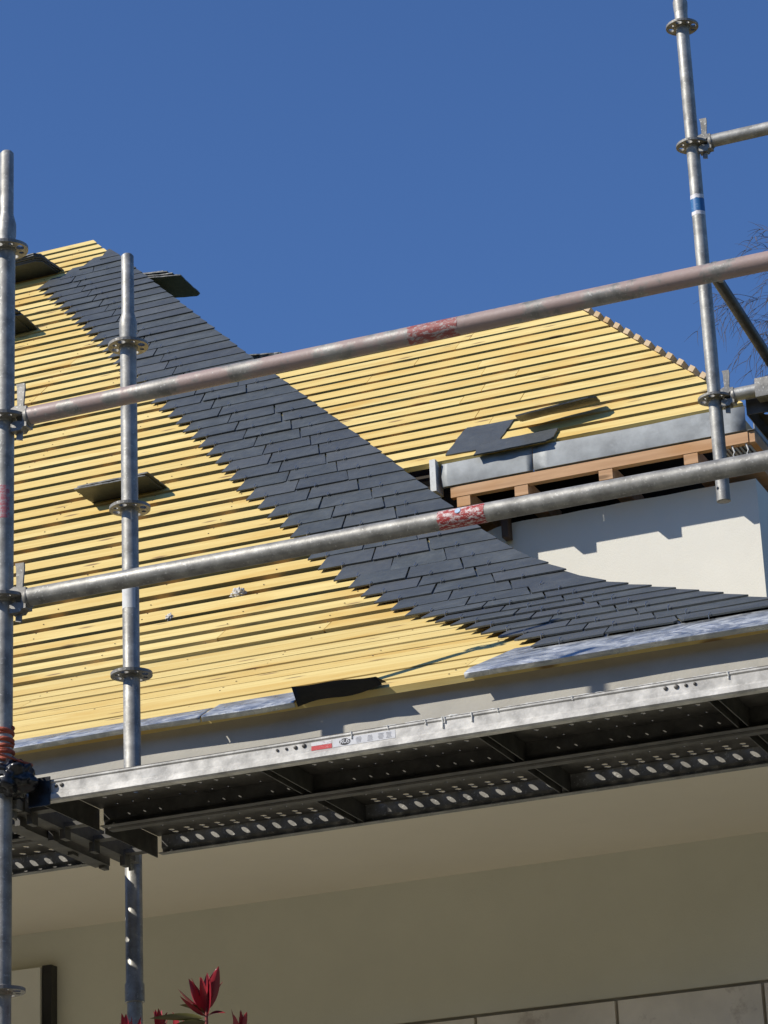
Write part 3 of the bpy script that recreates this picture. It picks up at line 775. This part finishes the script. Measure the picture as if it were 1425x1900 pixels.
o.matrix_parent_inverse = Matrix.Identity(4); o.data.transform(Matrix.Diagonal((.0145, 1, .0082, 1))); o.location = V((.928, .0369, 3.5615))
def text(txt, x, z, size, mat, parent, yy, shear=0., bold=0.):
    cu = bpy.data.curves.new('t', 'FONT'); cu.body = txt; cu.size = size; cu.extrude = .0002; cu.offset = bold; cu.align_x = 'CENTER'; cu.align_y = 'CENTER'; cu.shear = shear
    ob = bpy.data.objects.new('t', cu); COL.objects.link(ob)
    dg = bpy.context.evaluated_depsgraph_get(); me = bpy.data.meshes.new_from_object(ob.evaluated_get(dg)); bpy.data.objects.remove(ob)
    me.materials.clear(); me.materials.append(mat); me.transform(Matrix.Translation((x, yy, z)) @ Matrix.Rotation(rad(90), 4, 'X'))
    o = bpy.data.objects.new('lettering', me); COL.objects.link(o); o.parent = parent; return o
text('RUS', .928, 3.5615, .0145, M['paper'], wl, .0362, .1, .0003)
mb = MB()
for cx in (.965, .995, 1.024, 1.045):
    for i in range(5):
        l = random.uniform(.010, .016); mb.box((cx-l/2, .0368, 3.5545+i*.0031), (cx+l/2, .0374, 3.5553+i*.0031))
mb.build('small_print', m_plain('grey_print', (.38,.38,.40), .6), wl)
for x, l in ((.9455, .012), (1.043, .003), (1.142, .006), (1.186, .022), (1.192, .010), (1.262, .017), (1.33, .003), (1.52, .003), (1.905, .012)):
    mb = MB(); y = .0355
    mb.path([(x, y+.003, 3.5838), (x+.001, y-.0015, 3.582), (x+.002, y+.0008, 3.579-l*.4), (x+.001, y+.0018, 3.579-l), (x+.001, y+.003, 3.578-l)], [.0018, .0026, .0016, .0030, .0010], 7)
    mb.build('paint_drip', M['drip'], p1, smooth=60)
pts = []; rr = []; n = 260
for i in range(n): pts.append((1.03+.95*i/n, .0372, 3.5832+noise.noise(V((i*.35, 1, 1)))*.0008)); rr.append(max(.0002, .0016+noise.noise(V((i*.11, 4, 0)))*.0034+noise.noise(V((i*.5, 7, 0)))*.0012))
mb = MB(); mb.path(pts, rr, 6); mb.build('paint_ridge', M['drip'], p1, smooth=60)
# orange strap and black plastic around the left post
mb = MB(); pts = []; rr = []
for i in range(230):
    t = i/229; q = t*2*math.pi*9; r = R0+.0012+.0010*math.sin(q*.37); pts.append((-.009+r*math.cos(q), r*math.sin(q), 3.728-.092*t+.004*math.sin(q*.61))); rr.append(.0044+.0010*math.sin(i*.37))
mb.path(pts, rr, 7); o = mb.build('orange_strap', M['orange_tape'], smooth=60); tag(o, 'orange strap wound round the left post above the deck', 'strap')
mb = MB(); pts = []
for i in range(60):
    q = -2.4+i/59*4.6; r = .068+.006*math.sin(q*3); pts.append((-.009+r*math.cos(q), r*math.sin(q), 3.640-.014*math.cos(q*1.3)-.05*max(0, math.sin(q))*0))
mb.path(pts, .0032, 6); o2 = mb.build('strap_end', M['orange_tape'], o, smooth=60)
blob('plastic_wrap', (.018, -.004, 3.585), .058, M['black'], 'crumpled black plastic wrapped round the left post joint at deck level', 'plastic wrap', (1.02, 1.0, .80), 5, .42)

# ------------------------------------------------------------------ far scaffold beside the rear wing
far = empty('scaffold', (1.16, 2.95, 5.13), 'upper scaffold post, brace and deck end standing before the rear wing', 'scaffold')
FX, FY = 1.16, 2.95
f1 = standard(FX, FY, 5.134, 8.2, [5.526, 6.533, 7.030], far, spig=False, sleeves=(), hole=(-.012, -.0209, 5.178))
mb = MB(); mb.lathe((FX, FY, 7.085), (0,0,1), [(0, R0+.0004), (.03, R0+.003), (.045, R0+.003), (.052, R0+.0004)], 24); mb.build('collar', M['galv'], f1, smooth=40)
mb = MB(); mb.lathe((FX, FY, 5.1335), (0,0,-1), [(0, R0-.003), (.0006, R0-.003)], 24); mb.build('tube_mouth', M['black'], f1)
s1 = wrap(6.255, 6.306, (FX, FY), None, 'Z', R0+.0006, M['blue_sticker'], 'sticker', f1, 0, 360)
wrap(6.240, 6.2545, (FX, FY), None, 'Z', R0+.0006, M['white_sticker'], 'sticker', f1, 0, 360); wrap(6.3065, 6.322, (FX, FY), None, 'Z', R0+.0006, M['white_sticker'], 'sticker', f1, 0, 360)
ledger((FX, FY, 6.530), (FX+2.07, FY, 6.530), far, M['galv'], 'ledger')
ledger((FX, FY, 5.523), (FX+2.07, FY, 5.523), far, M['galv'], 'ledger')
mb = MB(); mb.tube((FX+.025, FY+.06, 6.02), (FX+.03, FY+1.45, 5.90), .021, 24)
br = mb.build('brace', M['galv_dark'], far, smooth=40)
mb = MB(); mb.box((FX+.03, FY+.0, 6.0), (FX+.05, FY+.08, 6.05)); mb.build('brace_head', M['cast'], br)
# deck plank of the far scaffold with a claw over the ledger
mb = MB(); y0, y1, x0, x1, zt, zb = FY+.04, FY+.72, FX+.10, FX+2.0, 5.520, 5.455
px = .06
for i in range(int((x1-x0)/px)):
    for j in range(10):
        xa, xb = x0+i*px, x0+(i+1)*px; ya, yb_ = y0+j*.068, y0+(j+1)*.068; cx, cy = (xa+xb)/2, (ya+yb_)/2; outer = []; inner = []
        for (ax, ay), (bx, by) in zip(((xa,ya),(xb,ya),(xb,yb_),(xa,yb_)), ((xb,ya),(xb,yb_),(xa,yb_),(xa,ya))):
            for q in range(2):
                f = q/2; ox, oy = ax+(bx-ax)*f, ay+(by-ay)*f; outer.append(V((ox, oy, zt))); l = math.hypot(ox-cx, oy-cy); inner.append(V((cx+(ox-cx)/l*.011, cy+(oy-cy)/l*.011, zt)))
        mb.holed(outer, inner, (0,0,1), .002)
mb.box((x0, y0, zb), (x1, y0+.003, zt-.003)); mb.box((x0, y1-.003, zb), (x1, y1, zt-.003)); mb.box((x0, y0+.34, zb), (x1, y0+.343, zt-.003)); mb.box((x0, y0+.003, zb), (x0+.003, y1-.003, zt-.003))
fp = mb.build('scaffold_plank', M['galv_dark']); recentre(fp); tag(fp, 'dark perforated deck plank end at the right edge, high beside the wing eave', 'scaffold plank')
mb = MB()
prc = [(-.030, -.036), (.030, -.036), (.036, .0), (.030, .034), (-.026, .036), (-.034, .0)]
mb.prism([V((0, FY+a_, 5.523+b_)) for a_, b_ in prc], (FX+.155, 0, 0), (FX+.205, 0, 0)); mb.build('coupler', M['cast'], far, smooth=20)

# ------------------------------------------------------------------ red photinia
pl_ = empty('photinia_shrub', (.45, .1, 0), 'red leaved photinia shrub tips in front of the wall under the deck', 'shrub')
stm = MB(); rl = MB(); gl = MB()
def leaf(mb, base, d, ln_, wd, roll=0., bend=.25, fold=.5):
    d = V(d).normalized(); u = d.cross(V((0, 0, 1)))
    if u.length < .1: u = V((1, 0, 0))
    u.normalize(); u = Matrix.Rotation(roll, 3, d) @ u; nrm = u.cross(d); n = 8; vs = []; fs = []
    for i in range(n+1):
        t = i/n; wv = math.sin(math.pi*min(1, t**.85))**.8*wd*(1-.15*t) if 0 < t < 1 else 0
        c = V(base)+d*ln_*t+nrm*(-bend*ln_*t*t)
        vs += [c-u*wv+nrm*wv*fold, c, c+u*wv+nrm*wv*fold]
    for i in range(n):
        for j in range(2): q = i*3+j; fs.append((q, q+3, q+4, q+1))
    mb.add(vs, fs)
def whorl(c, up, n, ln_, spread=.55, mb=rl, ph=0.):
    up = V(up).normalized(); u = up.orthogonal().normalized(); w_ = up.cross(u)
    for i in range(n):
        q = ph+i*2.4; sp = spread*(.35+.65*(i/n)); L_ = ln_*(.75+.5*random.random())
        d = up+(u*math.cos(q)+w_*math.sin(q))*sp; leaf(mb, V(c)-up*.03*(i/n), d, L_, L_*.145, random.uniform(-.6, .6)+q, random.uniform(-.12, .1))
def stempath(a, b, r0, r1, n=8):
    a, b = V(a), V(b); pts = [a.lerp(b, i/n)+V((noise.noise(V((i*.7, a.x*9, 1))), noise.noise(V((i*.6, 3, a.x*7))), 0))*.012*(1 if 0 < i < n else 0) for i in range(n+1)]
    stm.path(pts, [r0+(r1-r0)*i/n for i in range(n+1)], 7)
c = V((.508, .10, 2.972)); stempath((.46, .12, .0), c, .012, .004)
whorl(c, (.05, -.1, 1), 13, .092, .56, ph=1.0)
whorl(c+V((-.012, 0, -.012)), (-.55, -.3, 1), 6, .074, .5, ph=.2)
leaf(gl, c+V((-.005, 0, -.02)), (-.75, -.35, .35), .065, .011, .5, .1); leaf(gl, c+V((-.004, -.01, -.035)), (-1, -.1, .18), .12, .010, 1.2, .45)
leaf(gl, c+V((0, 0, -.045)), (-1, -.3, .0), .09, .011, 1.0, .2); leaf(rl, c+V((.003, 0, -.03)), (.7, -.2, .2), .05, .009, .6, .3)
for (x, z, n, l) in ((.283, 2.915, 7, .060), (.372, 2.925, 6, .065), (.585, 2.905, 8, .062), (.325, 2.90, 7, .055), (.43, 2.90, 7, .06), (.24, 2.895, 6, .05)):
    c = V((x, .1+random.uniform(-.03, .03), z)); stempath((.46+random.uniform(-.1, .1), .15, .0), c, .010, .003); whorl(c, (random.uniform(-.2, .2), -.1, 1), n, l, .55, ph=random.random()*6)
for i in range(170):       # lower foliage below the frame
    q = random.random()*6.28; r = .32*math.sqrt(random.random()); z = random.uniform(.35, 2.78); k = 1-.25*abs(z-1.8)
    c = V((.45+r*k*math.cos(q), .12+r*k*math.sin(q), z)); tgt = gl if z < 2.3 else rl
    whorl(c, (math.cos(q)*.6, math.sin(q)*.6, 1), 7, .08, .9, tgt, random.random()*6)
    if i % 3 == 0: stempath((.46, .12, max(0, z-.8)), c, .006, .0025, 4)
stm.build('stem', M['stem'], pl_, smooth=60); rl.build('red_leaves', M['red_leaf'], pl_, smooth=60); gl.build('green_leaves', M['green_leaf'], pl_, smooth=60)

# ------------------------------------------------------------------ bare birch far behind
rt = random.Random(21)
tr = empty('birch_tree', (-2.2, 24, 0), 'bare winter birch with drooping twigs behind the right scaffold post', 'tree')
trunk = MB(); cr = MB()
def twig(mb, p, d, ln_, r, depth):
    n = 7; pts = [V(p)]; d = V(d).normalized(); dirs = []
    for i in range(n):
        d = (d+V((rt.uniform(-.16, .16), rt.uniform(-.16, .16), rt.uniform(-.10, .12)-(.13 if depth >= 2 else -.02)))).normalized()
        pts.append(pts[-1]+d*ln_/n); dirs.append(d.copy())
    mb.path(pts, [r*(1-.75*i/n) for i in range(n+1)], 5 if depth > 1 else 8)
    if depth >= 4: return
    for i in range(1 if depth else 2, n+1):
        for _ in range((3, 3, 3, 2)[depth]):
            if rt.random() < (.95, .8, .75, .5)[depth]:
                a_ = rt.uniform(0, 6.28); dd = dirs[i-1]; u = dd.orthogonal().normalized(); u = Matrix.Rotation(a_, 3, dd) @ u
                twig(cr, pts[i], dd*.8+u*rt.uniform(.45, .9), ln_*rt.uniform(.36, .56), max(.0028, r*.40*(1-.5*i/n)), depth+1)
import sys
base = V((-.28, 15.0, -.40))
tr.location = base; bpy.context.view_layer.update()
trp = [base+V((.10*math.sin(z*.3), .05*z, z)) for z in [i*1.135 for i in range(11)]]
trunk.path(trp, [.19-.014*i for i in range(11)], 12)
for i in range(4, 11):
    for _ in range(3):
        a_ = rt.uniform(0, 6.28)
        twig(cr, trp[i], (math.cos(a_), math.sin(a_), .75), 3.4-.16*i, .045-.003*i, 1)
trunk.build('trunk', M['bark'], tr, smooth=60); cr.build('crown', M['bark'], tr)
print('verts crown', len(cr.v), 'rows', ns)
